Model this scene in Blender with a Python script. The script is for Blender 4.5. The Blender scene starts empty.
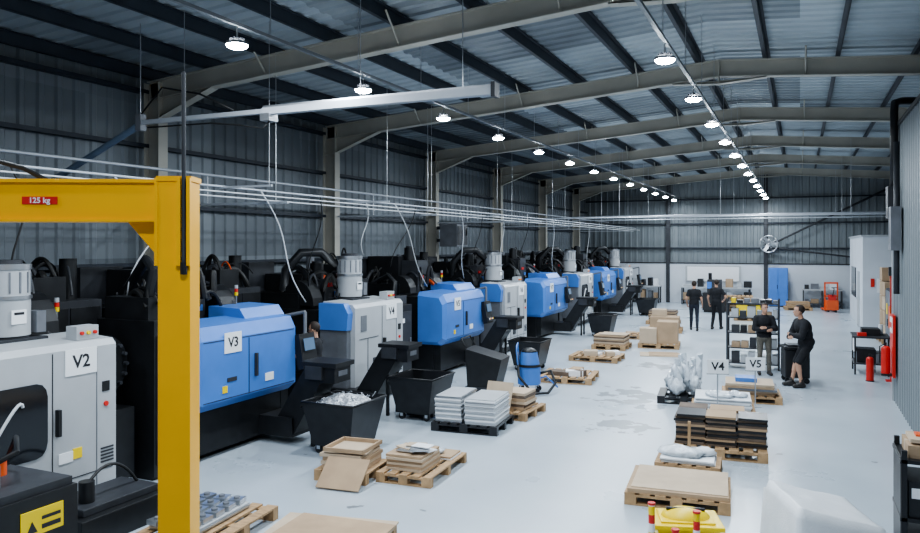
import bpy, bmesh, math, random
from mathutils import Vector, Matrix, noise as mnoise
random.seed(7)
R=random.uniform
# ------------------------------------------------------------------ materials
def mat(name,col,rough=.5,metal=0.0,var=0.0,scale=4.0,bump=0.0,bscale=40.0,emis=None,estr=0.0,alpha=None,trans=0.0,stretch=None):
    m=bpy.data.materials.new(name); m.use_nodes=True
    nt=m.node_tree; b=nt.nodes['Principled BSDF']
    b.inputs['Base Color'].default_value=(*col,1); b.inputs['Roughness'].default_value=rough
    b.inputs['Metallic'].default_value=metal
    tc=nt.nodes.new('ShaderNodeTexCoord'); mp=nt.nodes.new('ShaderNodeMapping')
    nt.links.new(tc.outputs['Object'],mp.inputs[0])
    if stretch: mp.inputs['Scale'].default_value=stretch
    if var>0:
        n=nt.nodes.new('ShaderNodeTexNoise'); n.inputs['Scale'].default_value=scale; n.inputs['Detail'].default_value=5
        nt.links.new(mp.outputs[0],n.inputs['Vector'])
        cr=nt.nodes.new('ShaderNodeValToRGB')
        cr.color_ramp.elements[0].position=.3; cr.color_ramp.elements[1].position=.7
        cr.color_ramp.elements[0].color=(*[c*(1-var) for c in col],1)
        cr.color_ramp.elements[1].color=(*[min(1,c*(1+var)) for c in col],1)
        nt.links.new(n.outputs['Fac'],cr.inputs[0]); nt.links.new(cr.outputs[0],b.inputs['Base Color'])
    if bump>0:
        n2=nt.nodes.new('ShaderNodeTexNoise'); n2.inputs['Scale'].default_value=bscale
        nt.links.new(mp.outputs[0],n2.inputs['Vector'])
        bp=nt.nodes.new('ShaderNodeBump'); bp.inputs['Strength'].default_value=bump; bp.inputs['Distance'].default_value=.02
        nt.links.new(n2.outputs['Fac'],bp.inputs['Height']); nt.links.new(bp.outputs[0],b.inputs['Normal'])
    if emis: b.inputs['Emission Color'].default_value=(*emis,1); b.inputs['Emission Strength'].default_value=estr
    if trans>0: b.inputs['Transmission Weight'].default_value=trans
    return m
BLUE=mat('machine_blue',(.075,.205,.56),.38,0,.08,2)
WHITE=mat('machine_white',(.42,.44,.46),.42,0,.06,2)
BLACK=mat('machine_black',(.011,.012,.014),.45,0,.3,6)
BINM=mat('bin_black_steel',(.014,.015,.018),.4,.2,.3,5)
DGREY=mat('dark_grey',(.035,.038,.045),.5,0,.25,4)
MGREY=mat('mid_grey',(.16,.17,.19),.5,.1,.15,4)
LGREY=mat('light_grey',(.42,.44,.46),.45,0,.08,3)
STEEL=mat('steel',(.55,.57,.6),.32,.9,.1,8)
CHIP=mat('metal_chips',(.42,.44,.47),.35,.7,.5,30,.8,60)
GLASS=mat('dark_window',(.012,.014,.018),.08)
SCREEN=mat('screen',(.05,.08,.12),.2,0,emis=(.3,.5,.8),estr=.25)
YEL=mat('crane_yellow',(.87,.44,.006),.4,0,.06,2)
YEL2=mat('plastic_yellow',(.85,.62,.01),.4)
RED=mat('red_paint',(.6,.03,.02),.4)
ORANGE=mat('orange_paint',(.75,.12,.03),.45)
STRUT=mat('strut_slate_blue',(.12,.17,.24),.5)
PAPER=mat('label_white',(.8,.82,.84),.5)
INK=mat('label_ink',(.02,.02,.025),.5)
CREAM=mat('steel_frame_cream',(.46,.44,.385),.5,0,.1,1.5)
PURL=mat('purlin_blue_grey',(.03,.038,.052),.5,.2,.15,3)
WOOD=mat('pallet_wood',(.40,.26,.14),.75,0,.3,6,.3,30,stretch=(1,6,1))
CARD=mat('cardboard',(.40,.285,.185),.8,0,.12,3)
CARD2=mat('cardboard_light',(.50,.40,.295),.8,0,.1,3)
DCARD=mat('cardboard_dark',(.14,.105,.08),.8,0,.25,5)
BLKPL=mat('black_plastic',(.016,.017,.02),.4)
BAG=mat('clear_plastic_bag',(.62,.67,.72),.18,0,.2,10,.6,18)
FOAM=mat('white_foam_wrap',(.68,.71,.74),.5,0,.05,5,.2,60)
TRUNK=mat('galvanised_trunking',(.48,.51,.55),.4,.3)
LTRUNK=mat('lighting_trunking_grey',(.22,.24,.26),.5,.2)
CABLE=mat('white_cable',(.6,.62,.64),.45)
BCABLE=mat('black_cable',(.015,.015,.015),.5)
SKIN=mat('skin',(.50,.29,.20),.5)
HAIR=mat('hair',(.03,.02,.015),.7)
CLOTHB=mat('black_cloth',(.014,.015,.019),.9,0,.3,20)
CLOTHN=mat('navy_cloth',(.022,.026,.04),.9,0,.3,20)
KHAKI=mat('khaki_cloth',(.13,.12,.10),.9,0,.2,20)
SHOE=mat('shoe',(.03,.028,.027),.6)
LIPS=mat('lips',(.35,.13,.1),.5)
LAMP=mat('lamp_diffuser',(1,1,1),.3,emis=(.92,.97,1),estr=80)
BLOCK=mat('painted_blockwork',(.60,.64,.69),.6,0,.06,1)
def clad(name,c1,c2,sx,sy,sz,rough=.45,metal=.2):
    m=bpy.data.materials.new(name); m.use_nodes=True; nt=m.node_tree; b=nt.nodes['Principled BSDF']
    g=nt.nodes.new('ShaderNodeNewGeometry'); mp=nt.nodes.new('ShaderNodeMapping'); mp.inputs['Scale'].default_value=(sx,sy,sz)
    nt.links.new(g.outputs['Position'],mp.inputs[0])
    fl=nt.nodes.new('ShaderNodeVectorMath'); fl.operation='FLOOR'; nt.links.new(mp.outputs[0],fl.inputs[0])
    wn=nt.nodes.new('ShaderNodeTexWhiteNoise'); nt.links.new(fl.outputs[0],wn.inputs['Vector'])
    n=nt.nodes.new('ShaderNodeTexNoise'); n.inputs['Scale'].default_value=.6; n.inputs['Detail'].default_value=6
    nt.links.new(g.outputs['Position'],n.inputs['Vector'])
    ad=nt.nodes.new('ShaderNodeMath'); ad.operation='MULTIPLY_ADD'; ad.inputs[1].default_value=.5
    nt.links.new(wn.outputs['Value'],ad.inputs[0])
    ml=nt.nodes.new('ShaderNodeMath'); ml.operation='MULTIPLY'; ml.inputs[1].default_value=.5
    nt.links.new(n.outputs['Fac'],ml.inputs[0]); nt.links.new(ml.outputs[0],ad.inputs[2])
    mx=nt.nodes.new('ShaderNodeValToRGB'); mx.color_ramp.elements[0].color=(*c1,1); mx.color_ramp.elements[1].color=(*c2,1)
    mx.color_ramp.elements[0].position=.2; mx.color_ramp.elements[1].position=.75
    nt.links.new(ad.outputs[0],mx.inputs[0]); nt.links.new(mx.outputs[0],b.inputs['Base Color'])
    b.inputs['Roughness'].default_value=rough; b.inputs['Metallic'].default_value=metal
    return m
WALLM=clad('wall_cladding',(.12,.14,.16),(.23,.26,.285),0,.33,.35)
ENDM=clad('end_wall_cladding',(.18,.205,.22),(.26,.29,.305),.33,0,.35)
ROOFM=clad('roof_cladding',(.13,.15,.17),(.50,.56,.60),.3,.36,0)
def floor_mat():
    m=bpy.data.materials.new('epoxy_floor'); m.use_nodes=True; nt=m.node_tree; b=nt.nodes['Principled BSDF']
    g=nt.nodes.new('ShaderNodeNewGeometry')
    n=nt.nodes.new('ShaderNodeTexNoise'); n.inputs['Scale'].default_value=.5; n.inputs['Detail'].default_value=8
    nt.links.new(g.outputs['Position'],n.inputs['Vector'])
    cr=nt.nodes.new('ShaderNodeValToRGB'); cr.color_ramp.elements[0].position=.3; cr.color_ramp.elements[1].position=.7
    cr.color_ramp.elements[0].color=(.40,.46,.515,1); cr.color_ramp.elements[1].color=(.49,.55,.605,1)
    nt.links.new(n.outputs['Fac'],cr.inputs[0])
    n2=nt.nodes.new('ShaderNodeTexNoise'); n2.inputs['Scale'].default_value=2.6; n2.inputs['Detail'].default_value=5
    nt.links.new(g.outputs['Position'],n2.inputs['Vector'])
    last=None
    for (cx,cy,r) in ((-3.0,15.4,1.6),(-2.9,12.9,1.1),(-3.2,19.5,1.2)):
        d=nt.nodes.new('ShaderNodeVectorMath'); d.operation='DISTANCE'; d.inputs[1].default_value=(cx,cy,0)
        nt.links.new(g.outputs['Position'],d.inputs[0])
        mr=nt.nodes.new('ShaderNodeMapRange'); mr.inputs['From Min'].default_value=r; mr.inputs['From Max'].default_value=r*.2
        mr.inputs['To Min'].default_value=0; mr.inputs['To Max'].default_value=.27
        nt.links.new(d.outputs['Value'],mr.inputs['Value'])
        if last is None: last=mr.outputs[0]
        else:
            mxx=nt.nodes.new('ShaderNodeMath'); mxx.operation='MAXIMUM'
            nt.links.new(last,mxx.inputs[0]); nt.links.new(mr.outputs[0],mxx.inputs[1]); last=mxx.outputs[0]
    a=nt.nodes.new('ShaderNodeMath'); a.operation='ADD'; nt.links.new(n2.outputs['Fac'],a.inputs[0]); nt.links.new(last,a.inputs[1])
    th=nt.nodes.new('ShaderNodeMapRange'); th.inputs['From Min'].default_value=.70; th.inputs['From Max'].default_value=.73
    nt.links.new(a.outputs[0],th.inputs['Value'])
    mx=nt.nodes.new('ShaderNodeMix'); mx.data_type='RGBA'
    nt.links.new(th.outputs[0],mx.inputs['Factor']); nt.links.new(cr.outputs[0],mx.inputs[6]); mx.inputs[7].default_value=(.17,.20,.23,1)
    nt.links.new(mx.outputs[2],b.inputs['Base Color'])
    rr=nt.nodes.new('ShaderNodeMapRange'); rr.inputs['To Min'].default_value=.2; rr.inputs['To Max'].default_value=.4
    nt.links.new(n.outputs['Fac'],rr.inputs['Value']); nt.links.new(rr.outputs[0],b.inputs['Roughness'])
    return m
FLOORM=floor_mat()
# ------------------------------------------------------------------ mesh builder
class MB:
    def __init__(s): s.bm=bmesh.new(); s.mats=[]
    def mi(s,m):
        if m not in s.mats: s.mats.append(m)
        return s.mats.index(m)
    def add(s,vs,fs,m,smooth=False):
        i=s.mi(m); bv=[s.bm.verts.new(v) for v in vs]
        for f in fs:
            try:
                fc=s.bm.faces.new([bv[k] for k in f]); fc.material_index=i; fc.smooth=smooth
            except ValueError: pass
    def box(s,c,d,m,rot=None):
        c=Vector(c); vs=[]
        M=rot if rot is not None else Matrix.Identity(3)
        for x in(-.5,.5):
            for y in(-.5,.5):
                for z in(-.5,.5): vs.append(c+M@Vector((x*d[0],y*d[1],z*d[2])))
        s.add(vs,[(0,1,3,2),(4,6,7,5),(0,4,5,1),(2,3,7,6),(0,2,6,4),(1,5,7,3)],m)
    def bx(s,x0,x1,y0,y1,z0,z1,m): s.box(((x0+x1)/2,(y0+y1)/2,(z0+z1)/2),(abs(x1-x0),abs(y1-y0),abs(z1-z0)),m)
    def cyl(s,p0,p1,r0,m,r1=None,seg=16,smooth=True):
        p0=Vector(p0);p1=Vector(p1); r1=r0 if r1 is None else r1
        d=(p1-p0); 
        if d.length<1e-6:return
        d.normalize(); a=d.orthogonal().normalized(); b=d.cross(a)
        vs=[];
        for i in range(seg):
            t=2*math.pi*i/seg; o=a*math.cos(t)+b*math.sin(t); vs+= [p0+o*r0,p1+o*r1]
        fs=[(2*i,2*((i+1)%seg),2*((i+1)%seg)+1,2*i+1) for i in range(seg)]
        s.add(vs,fs,m,smooth)
        s.add([vs[2*i] for i in range(seg)],[tuple(range(seg))],m); s.add([vs[2*i+1] for i in range(seg)],[tuple(range(seg))],m)
    def ring(s,c,axis,R0,r,m,seg=20,sec=8):
        ax=Vector(axis).normalized(); a=ax.orthogonal().normalized(); b=ax.cross(a); c=Vector(c)
        pts=[c+(a*math.cos(2*math.pi*i/seg)+b*math.sin(2*math.pi*i/seg))*R0 for i in range(seg+1)]
        s.tube(pts,r,m,sec)
    def prism(s,prof,ax,a,b,m):
        def P(u,w,t): return (u,t,w) if ax=='y' else ((t,u,w) if ax=='x' else (u,w,t))
        n=len(prof); vs=[P(u,w,a) for u,w in prof]+[P(u,w,b) for u,w in prof]
        fs=[tuple(range(n)),tuple(range(n,2*n))]+[(i,(i+1)%n,n+(i+1)%n,n+i) for i in range(n)]
        s.add(vs,fs,m)
    def tube(s,pts,r,m,seg=8):
        pts=[Vector(p) for p in pts]; n=len(pts); rings=[]
        prev=None
        for i,p in enumerate(pts):
            d=(pts[min(i+1,n-1)]-pts[max(i-1,0)]).normalized()
            a=d.orthogonal().normalized() if prev is None else (prev-d*prev.dot(d)).normalized()
            prev=a; b=d.cross(a)
            rings.append([p+(a*math.cos(2*math.pi*k/seg)+b*math.sin(2*math.pi*k/seg))*r for k in range(seg)])
        vs=[v for rg in rings for v in rg]; fs=[]
        for i in range(n-1):
            for k in range(seg): fs.append((i*seg+k,i*seg+(k+1)%seg,(i+1)*seg+(k+1)%seg,(i+1)*seg+k))
        fs.append(tuple(range(seg))); fs.append(tuple(range((n-1)*seg,n*seg)))
        s.add(vs,fs,m,True)
    def arc(s,p0,p1,sag,r,m,n=12,side=(0,0,0)):
        p0=Vector(p0);p1=Vector(p1);sd=Vector(side)
        s.tube([p0.lerp(p1,i/n)+(Vector((0,0,-sag))+sd)*4*(i/n)*(1-i/n) for i in range(n+1)],r,m,6)
    def sph(s,c,r,m,seg=12,M=None,disp=0,seed=0):
        c=Vector(c); r=Vector((r,r,r)) if isinstance(r,(int,float)) else Vector(r)
        vs=[];n=seg;h=max(4,seg//2+2)
        for j in range(h+1):
            ph=math.pi*j/h
            for i in range(n):
                t=2*math.pi*i/n; v=Vector((math.sin(ph)*math.cos(t),math.sin(ph)*math.sin(t),math.cos(ph)))
                if disp: v=v*(1+disp*mnoise.noise(v*2.3+Vector((seed,seed*.7,0))))
                v=Vector((v.x*r.x,v.y*r.y,v.z*r.z))
                if M: v=M@v
                vs.append(c+v)
        fs=[(j*n+i,j*n+(i+1)%n,(j+1)*n+(i+1)%n,(j+1)*n+i) for j in range(h) for i in range(n)]
        s.add(vs,fs,m,True)
    def text(s,t,size,M,m):
        cu=bpy.data.curves.new('t','FONT'); cu.body=t; cu.size=size; cu.align_x='CENTER'; cu.align_y='CENTER'; cu.resolution_u=2; cu.extrude=.001; cu.offset=size*.02
        o=bpy.data.objects.new('t',cu); bpy.context.scene.collection.objects.link(o)
        bpy.context.view_layer.update()
        me=bpy.data.meshes.new_from_object(o.evaluated_get(bpy.context.evaluated_depsgraph_get()))
        s.addmesh(me,M,m); bpy.data.objects.remove(o)
    def textx(s,t,size,c,m):
        s.text(t,size,Matrix.Translation(c)@Matrix(((0,0,1,0),(1,0,0,0),(0,1,0,0),(0,0,0,1))),m)
    def texty(s,t,size,c,m):
        s.text(t,size,Matrix.Translation(c)@Matrix(((1,0,0,0),(0,0,-1,0),(0,1,0,0),(0,0,0,1))),m)
    def addmesh(s,me,M,m,smooth=False,fm=None):
        s.add([M@v.co for v in me.vertices],[],m)
        s.bm.verts.ensure_lookup_table(); off=len(s.bm.verts)-len(me.vertices)
        for p in me.polygons:
            try:
                f=s.bm.faces.new([s.bm.verts[off+k] for k in p.vertices]); f.smooth=smooth
                f.material_index=s.mi(fm(p) if fm else m)
            except ValueError: pass
    def obj(s,name,loc=(0,0,0),rz=0,bevel=0,recalc=True,sc=1.0):
        if recalc: bmesh.ops.recalc_face_normals(s.bm,faces=s.bm.faces)
        me=bpy.data.meshes.new(name); s.bm.to_mesh(me); s.bm.free()
        for m in s.mats: me.materials.append(m)
        o=bpy.data.objects.new(name,me); bpy.context.scene.collection.objects.link(o)
        o.location=loc; o.rotation_euler=(0,0,rz); o.scale=(sc,)*3
        if bevel:
            b=o.modifiers.new('bevel','BEVEL'); b.width=bevel; b.segments=2; b.limit_method='ANGLE'; b.angle_limit=math.radians(40)
        return o
def dup(o,loc,rz=None):
    n=bpy.data.objects.new(o.name.split('.')[0],o.data); bpy.context.scene.collection.objects.link(n)
    n.location=loc; n.rotation_euler=(0,0,o.rotation_euler[2] if rz is None else rz)
    return n
# ------------------------------------------------------------------ shell
XL=-11.2; XR=4.15; YE=42.0; Y0=-4.0; RX=-1.5
ZE=6.33; ZR=7.08; SL=(ZR-ZE)/(RX-XL)
def roofz(x): return ZR-abs(x-RX)*SL
b=MB(); b.bx(XL-.2,XR+.2,Y0,YE+.3,-.2,0,FLOORM); b.obj('floor')
def corr(b,s0,s1,fn,m,pitch=.333,depth=.035):
    s=s0; pr=[]
    while s<s1:
        for ds,d in ((0,0),(pitch*.55,0),(pitch*.65,depth),(pitch*.9,depth)):
            if s+ds<=s1: pr.append((s+ds,d))
        s+=pitch
    pr.append((s1,0)); vs=[]
    for q,d in pr:
        a,c=fn(q,d); vs+=[a,c]
    b.add(vs,[(2*i,2*i+2,2*i+3,2*i+1) for i in range(len(pr)-1)],m)
b=MB(); corr(b,Y0,YE,lambda s,d:((XL+d,s,0),(XL+d,s,ZE)),WALLM); b.bx(XL-.12,XL-.06,Y0,YE,0,ZE,WALLM); b.obj('wall_left',recalc=False)
b=MB(); corr(b,Y0,YE,lambda s,d:((XR-d,s,0),(XR-d,s,roofz(XR))),WALLM); b.bx(XR+.06,XR+.12,Y0,YE,0,roofz(XR),WALLM); b.obj('wall_right',recalc=False)
b=MB(); corr(b,XL,XR,lambda s,d:((s,YE-d,0),(s,YE-d,roofz(s))),ENDM)
b.bx(XL+.05,XR-.05,YE-.3,YE-.05,0,2.1,BLOCK); b.bx(XL+.05,XR-.05,YE-.33,YE-.02,2.1,2.16,DGREY)
b.obj('wall_far',recalc=False)
b=MB(); corr(b,Y0,YE,lambda s,d:((XL,s,ZE-d),(RX,s,ZR-d)),ROOFM); corr(b,Y0,YE,lambda s,d:((RX,s,ZR-d),(XR,s,roofz(XR)-d)),ROOFM)
b.obj('ceiling',recalc=False)
b=MB()
x=XL+.35
while x<XR:
    z=roofz(x)-.035
    b.bx(x-.008,x+.008,Y0,YE,z-.19,z,PURL); b.bx(x-.06,x+.008,Y0,YE,z-.2,z-.185,PURL); b.bx(x-.008,x+.06,Y0,YE,z-.012,z+.0,PURL)
    x+=1.28
b.obj('trim_purlins')
b=MB()
for z in (1.5,2.7,3.8,4.9,5.9): b.bx(XL+.04,XL+.2,Y0,YE-.1,z,z+.07,PURL)
b.obj('trim_sheeting_rails_left')
b=MB()
for z in (2.9,4.2,5.5): b.bx(XL+.1,XR-.1,YE-.2,YE-.04,z,z+.07,PURL)
for xx in (-6.5,-1.6):
    b.bx(xx-.1,xx+.1,YE-.45,YE-.43,0,roofz(xx)-.2,DGREY); b.bx(xx-.1,xx+.1,YE-.23,YE-.21,0,roofz(xx)-.2,DGREY); b.bx(xx-.01,xx+.01,YE-.44,YE-.22,0,roofz(xx)-.2,DGREY)
b.cyl((-1.6,YE-.4,3.0),(4.0,YE-.4,5.9),.05,DGREY); b.cyl((-1.6,YE-.4,3.0),(4.0,YE-.4,2.3),.04,DGREY)
b.obj('trim_end_wall_steelwork')
def ibeam(b,p0,p1,w,h,m,up=Vector((0,0,1))):
    p0=Vector(p0);p1=Vector(p1);d=(p1-p0);L=d.length;d.normalize()
    side=d.cross(up).normalized(); u=side.cross(d).normalized()
    M=Matrix((d,side,u)).transposed(); c=(p0+p1)/2
    b.box(c,(L,.012,h),m,M); b.box(c+u*(h/2-.008),(L,w,.018),m,M); b.box(c-u*(h/2-.008),(L,w,.018),m,M)
FR=[-1.1,4.6,10.3,16.0,21.75,27.5,33.2,38.9]
b=MB()
for y in FR:
    zt=lambda x: roofz(x)-.24
    h=.34
    ibeam(b,(XL+.25,y,zt(XL+.25)-h/2),(RX,y,zt(RX)-h/2),.19,h,CREAM)
    ibeam(b,(RX,y,zt(RX)-h/2),(XR,y,zt(XR)-h/2),.19,h,CREAM)
    zr=zt(RX)-h
    b.prism([(RX-.9,zt(RX-.9)-h),(RX,zr-.14),(RX+.9,zt(RX+.9)-h)],'y',y-.008,y+.008,CREAM)
    ibeam(b,(RX-.9,y,zt(RX-.9)-h-.01),(RX,y,zr-.14),.17,.02,CREAM); ibeam(b,(RX,y,zr-.14),(RX+.9,y,zt(RX+.9)-h-.01),.17,.02,CREAM)
    b.bx(RX-.015,RX+.015,y-.09,y+.09,zr-.14,zt(RX),CREAM)
    ze=zt(XL+.5)-h
    b.prism([(XL+.45,ze-.38),(XL+.45,ze+.02),(XL+1.7,zt(XL+1.7)-h)],'y',y-.008,y+.008,CREAM)
    d0=Vector((XL+.45,y,ze-.38)); d1=Vector((XL+1.75,y,zt(XL+1.75)-h)); ibeam(b,d0,d1,.19,.02,CREAM)
    for xx in (XL+2.9,XL+5.5,RX-1.6,RX+1.6):
        for sg in(-1,1): b.cyl((xx,y,zt(xx)-h+.03),(xx,y+sg*.45,roofz(xx)-.1),.018,CREAM,seg=6)
b.obj('trim_roof_rafters')
b=MB()
for y in FR:
    ibeam(b,(XL+.36,y,0),(XL+.36,y,roofz(XL)-.25),.22,.36,CREAM,up=Vector((1,0,0)))
    b.bx(XL+.14,XL+.58,y-.15,y+.15,0,.03,CREAM)
    b.bx(XL+.19,XL+.53,y-.1,y+.1,5.38,5.41,CREAM)
b.obj('trim_left_columns')
b=MB()
for y in FR[4:]:
    ibeam(b,(XR-.3,y,0),(XR-.3,y,roofz(XR)-.3),.2,.3,CREAM,up=Vector((1,0,0)))
b.obj('trim_right_columns')
b=MB()
bx0=1.70; by1=17.2
b.bx(bx0+.05,XR-.1,3.2,by1-.05,0,5.3,LGREY)
corr(b,3.2,by1,lambda s,d:((bx0-d+.03,s,0),(bx0-d+.03,s,5.35)),ENDM,.25,.03)
corr(b,bx0,XR-.1,lambda s,d:((s,by1+d-.03,0),(s,by1+d-.03,5.35)),ENDM,.25,.03)
b.bx(bx0-.03,XR-.1,3.2,by1+.02,5.35,5.42,DGREY); b.bx(bx0-.03,bx0+.05,by1-.06,by1+.03,0,5.4,LGREY)
b.obj('wall_right_mezzanine',recalc=False)
b=MB()
b.tube([(1.62,16.3,3.9),(1.62,16.3,5.6),(1.64,16.4,5.8),(1.8,16.8,5.9),(3.9,17.6,5.9)],.07,BLKPL,10)
b.bx(1.5,1.66,16.1,16.5,3.6,4.2,DGREY); b.tube([(1.62,15.9,2.2),(1.62,15.9,5.0)],.05,DGREY,8); b.bx(1.5,1.66,15.6,16.0,3.0,3.8,MGREY)
b.obj('ventilation_pipe')
# fire point on mezzanine wall
b=MB(); b.bx(1.62,1.665,16.5,17.0,.55,1.75,RED); b.bx(1.61,1.62,16.56,16.94,1.4,1.7,PAPER); b.bx(1.605,1.61,16.6,16.9,1.5,1.6,RED)
b.cyl((1.52,16.75,.6),(1.52,16.75,1.08),.08,RED,seg=18); b.sph((1.52,16.75,1.08),(.08,.08,.06),RED); b.cyl((1.52,16.75,1.12),(1.52,16.75,1.2),.02,BLACK); b.tube([(1.52,16.75,1.18),(1.42,16.75,1.12),(1.42,16.75,.8)],.012,BLACK); b.bx(1.44,1.64,16.66,16.84,.56,.6,BLACK)
b.obj('fire_point')
# ------------------------------------------------------------------ lamps
def lampmesh():
    b=MB()
    b.cyl((0,0,.0),(0,0,.03),.125,MGREY,seg=28); b.cyl((0,0,.03),(0,0,.08),.07,MGREY,.05,seg=20)
    for i in range(10):
        t=i*math.pi/5; b.box((.06*math.cos(t),.06*math.sin(t),.055),(.05,.008,.05),DGREY,Matrix.Rotation(t,3,'Z'))
    b.sph((0,0,.0),(.122,.122,.05),LAMP,28)
    b.cyl((0,0,.08),(0,0,.22),.01,STEEL,seg=6)
    return b
first=None
for row,X in enumerate((-5.9,-1.53)):
    for k in range(-2,13):
        y=6.8+2.74*k
        if y>40.5: continue
        if first is None: o=lampmesh().obj('high_bay_light',(X,y,5.4)); first=o
        else: o=dup(first,(X,y,5.4))
        L=bpy.data.lights.new('lamp_glow','AREA'); L.shape='DISK'; L.size=.24; L.energy=88; L.color=(.83,.92,1)
        lo=bpy.data.objects.new('lamp_glow',L); bpy.context.scene.collection.objects.link(lo)
        lo.parent=o; lo.location=(0,0,-.055)
for X in (-5.9,-1.53):
    b=MB(); b.bx(X-.025,X+.025,Y0,41,5.62,5.66,LTRUNK)
    for k in range(-3,20):
        y=5.4+2.0*k
        if y<41: b.cyl((X,y,5.66),(X,y,roofz(X)-.03),.006,STEEL,seg=5)
    b.obj('lighting_trunking')
# ------------------------------------------------------------------ services pipes
b=MB()
for X,z,r,m in ((-8.1,4.0,.018,TRUNK),(-8.25,3.86,.013,CABLE),(-7.9,3.9,.011,CABLE),(-9.6,4.35,.025,TRUNK)):
    b.cyl((X,2,z),(X,41,z),r,m,seg=8)
for y in FR[2:]:
    b.bx(-10.64,-7.85,y-.02,y+.02,3.8,3.84,TRUNK); b.cyl((-8.1,y,3.84),(-8.1,y,roofz(-8.1)-.2),.008,STEEL,seg=5); b.cyl((-9.6,y,3.84),(-9.6,y,4.33),.01,STEEL,seg=5)
b.obj('overhead_service_pipes')
b=MB()
for y,z in ((27.3,4.1),(33.0,4.35),(33.05,4.2),(38.7,4.6)):
    b.cyl((-9.4,y,z),(XR-.5,y,z),.022,TRUNK,seg=8)
    for xx in (-6,-2.5,1.5): b.cyl((xx,y,z),(xx,y,roofz(xx)-.3),.007,STEEL,seg=5)
b.obj('cross_service_pipes')
for (x0,y0,z0,x1,y1,z1,m) in ((-8.1,9.9,4.0,-7.9,10.9,2.1,CABLE),(-8.1,13.2,4.0,-8.4,13.6,2.9,CABLE),(-8.1,5.6,4.0,-8.3,5.9,2.4,BCABLE),(-8.1,17.9,4.0,-8.3,18.6,2.2,CABLE),(-8.1,21.0,4,-8.4,21.6,2.5,CABLE),(-8.1,26,4,-8.3,26.6,2.2,CABLE),(-8.1,31,4,-8.3,31.5,2.2,CABLE),(-8.1,8.1,4,-8.5,7.6,2.4,CABLE),(-8.1,15.4,4.0,-8.6,15.1,2.6,BCABLE),(-8.1,11.6,4.0,-8.7,12.1,2.3,BCABLE),(-8.1,19.4,4.0,-8.7,19.9,2.3,BCABLE),(-8.1,23.4,4.0,-8.7,23.9,2.3,BCABLE),(-8.1,14.4,4.0,-8.2,16.2,2.1,CABLE),(-8.1,7.0,4.0,-8.3,8.6,2.1,CABLE)):
    b=MB(); P=[Vector((x0,y0,z0)).lerp(Vector((x1,y1,z1)),t/10)+Vector((0,.12*math.sin(t*.6),0)) for t in range(11)]
    b.tube(P,.011,m,6); b.obj('hanging_air_hose')
# drop rods from roof
b=MB()
for (x,y,z) in ((-7.2,9.0,4.0),(-7.2,12.5,3.95),(-7.5,15,3.9),(-7.5,19,3.9),(-7.5,24,3.9)):
    b.cyl((x,y,z),(x,y,roofz(x)-.2),.005,STEEL,seg=5); b.bx(x-.95,x+.05,y-.012,y+.012,z-.03,z,TRUNK)
b.obj('pipe_hangers')
# ------------------------------------------------------------------ CNC machines
def clutter(b,x0,x1,y0,y1,z,n,seed):
    rr=random.Random(seed)
    for i in range(n):
        p=Vector((rr.uniform(x0,x1),rr.uniform(y0,y1),z+rr.uniform(-.3,.05))); q=Vector((rr.uniform(x0,x1),rr.uniform(y0,y1),z+rr.uniform(-.3,.05)))
        b.arc(p,q,-rr.uniform(.15,.5),rr.choice([.015,.022,.03,.05]),rr.choice([BCABLE,BCABLE,DGREY,BLKPL,ORANGE if i%6==0 else BCABLE]))
def upper(b,seed,tall=2.62):
    rr=random.Random(seed*13); tall+=rr.uniform(-.25,.2)
    b.bx(-2.9,-.72,-.98,.98,.5,1.85,BLACK)
    b.bx(-2.9,-1.3,-.95,.95,1.85,2.15,BLACK)
    b.bx(-2.5,-1.6,-.45,.45,2.15,tall,BLACK)
    b.bx(-1.75,-1.15,-.28,.28,1.85,tall-.1,DGREY)
    b.cyl((-1.5,-.05,tall-.1),(-1.5,-.05,tall+.22),.14,BLACK); b.cyl((-1.5,-.05,tall+.2),(-1.5,-.05,tall+.26),.1,DGREY)
    rad=.34+.12*rr.random()
    pr=[(-1.35+rad*math.cos(t*math.pi/10),1.98+rad*1.25*math.sin(t*math.pi/10)) for t in range(11)]
    b.prism(pr,'y',.45,.85,BLACK); b.prism([(x,z-.06) for x,z in pr],'y',-.92,-.6,BLACK)
    b.bx(-2.9,-2.55,-.9,-.1,2.15,2.75,DGREY); b.cyl((-2.2,.7,2.1),(-2.2,.7,2.85),.09,MGREY,seg=12)
    b.bx(-2.75,-2.3,.1,.6,2.15,2.5,DGREY)
    for k in range(5): b.bx(-2.29,-2.28,.14+.09*k,.19+.09*k,2.2,2.45,BLACK)
    clutter(b,-2.4,-.8,-.9,.9,2.25,18,seed)
    for k in range(4):
        y0=rr.uniform(-.8,.2); b.arc((-1.1-.3*k,y0,1.95),(-2.4,y0+rr.uniform(.2,.9),2.1),-rr.uniform(.4,.8),.06,BLACK,14)
    b.bx(-1.14,-1.12,-.2,.0,2.25,2.33,RED); b.bx(-1.14,-1.12,.05,.2,2.05,2.15,BLUE)
    b.cyl((-1.05,.9,1.85),(-1.05,.9,2.25),.015,STEEL,seg=8)
    for i,m in enumerate((YEL2,RED,WHITE)): b.cyl((-1.05,.9,2.25+.06*i),(-1.05,.9,2.305+.06*i),.03,m,seg=10)
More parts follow.
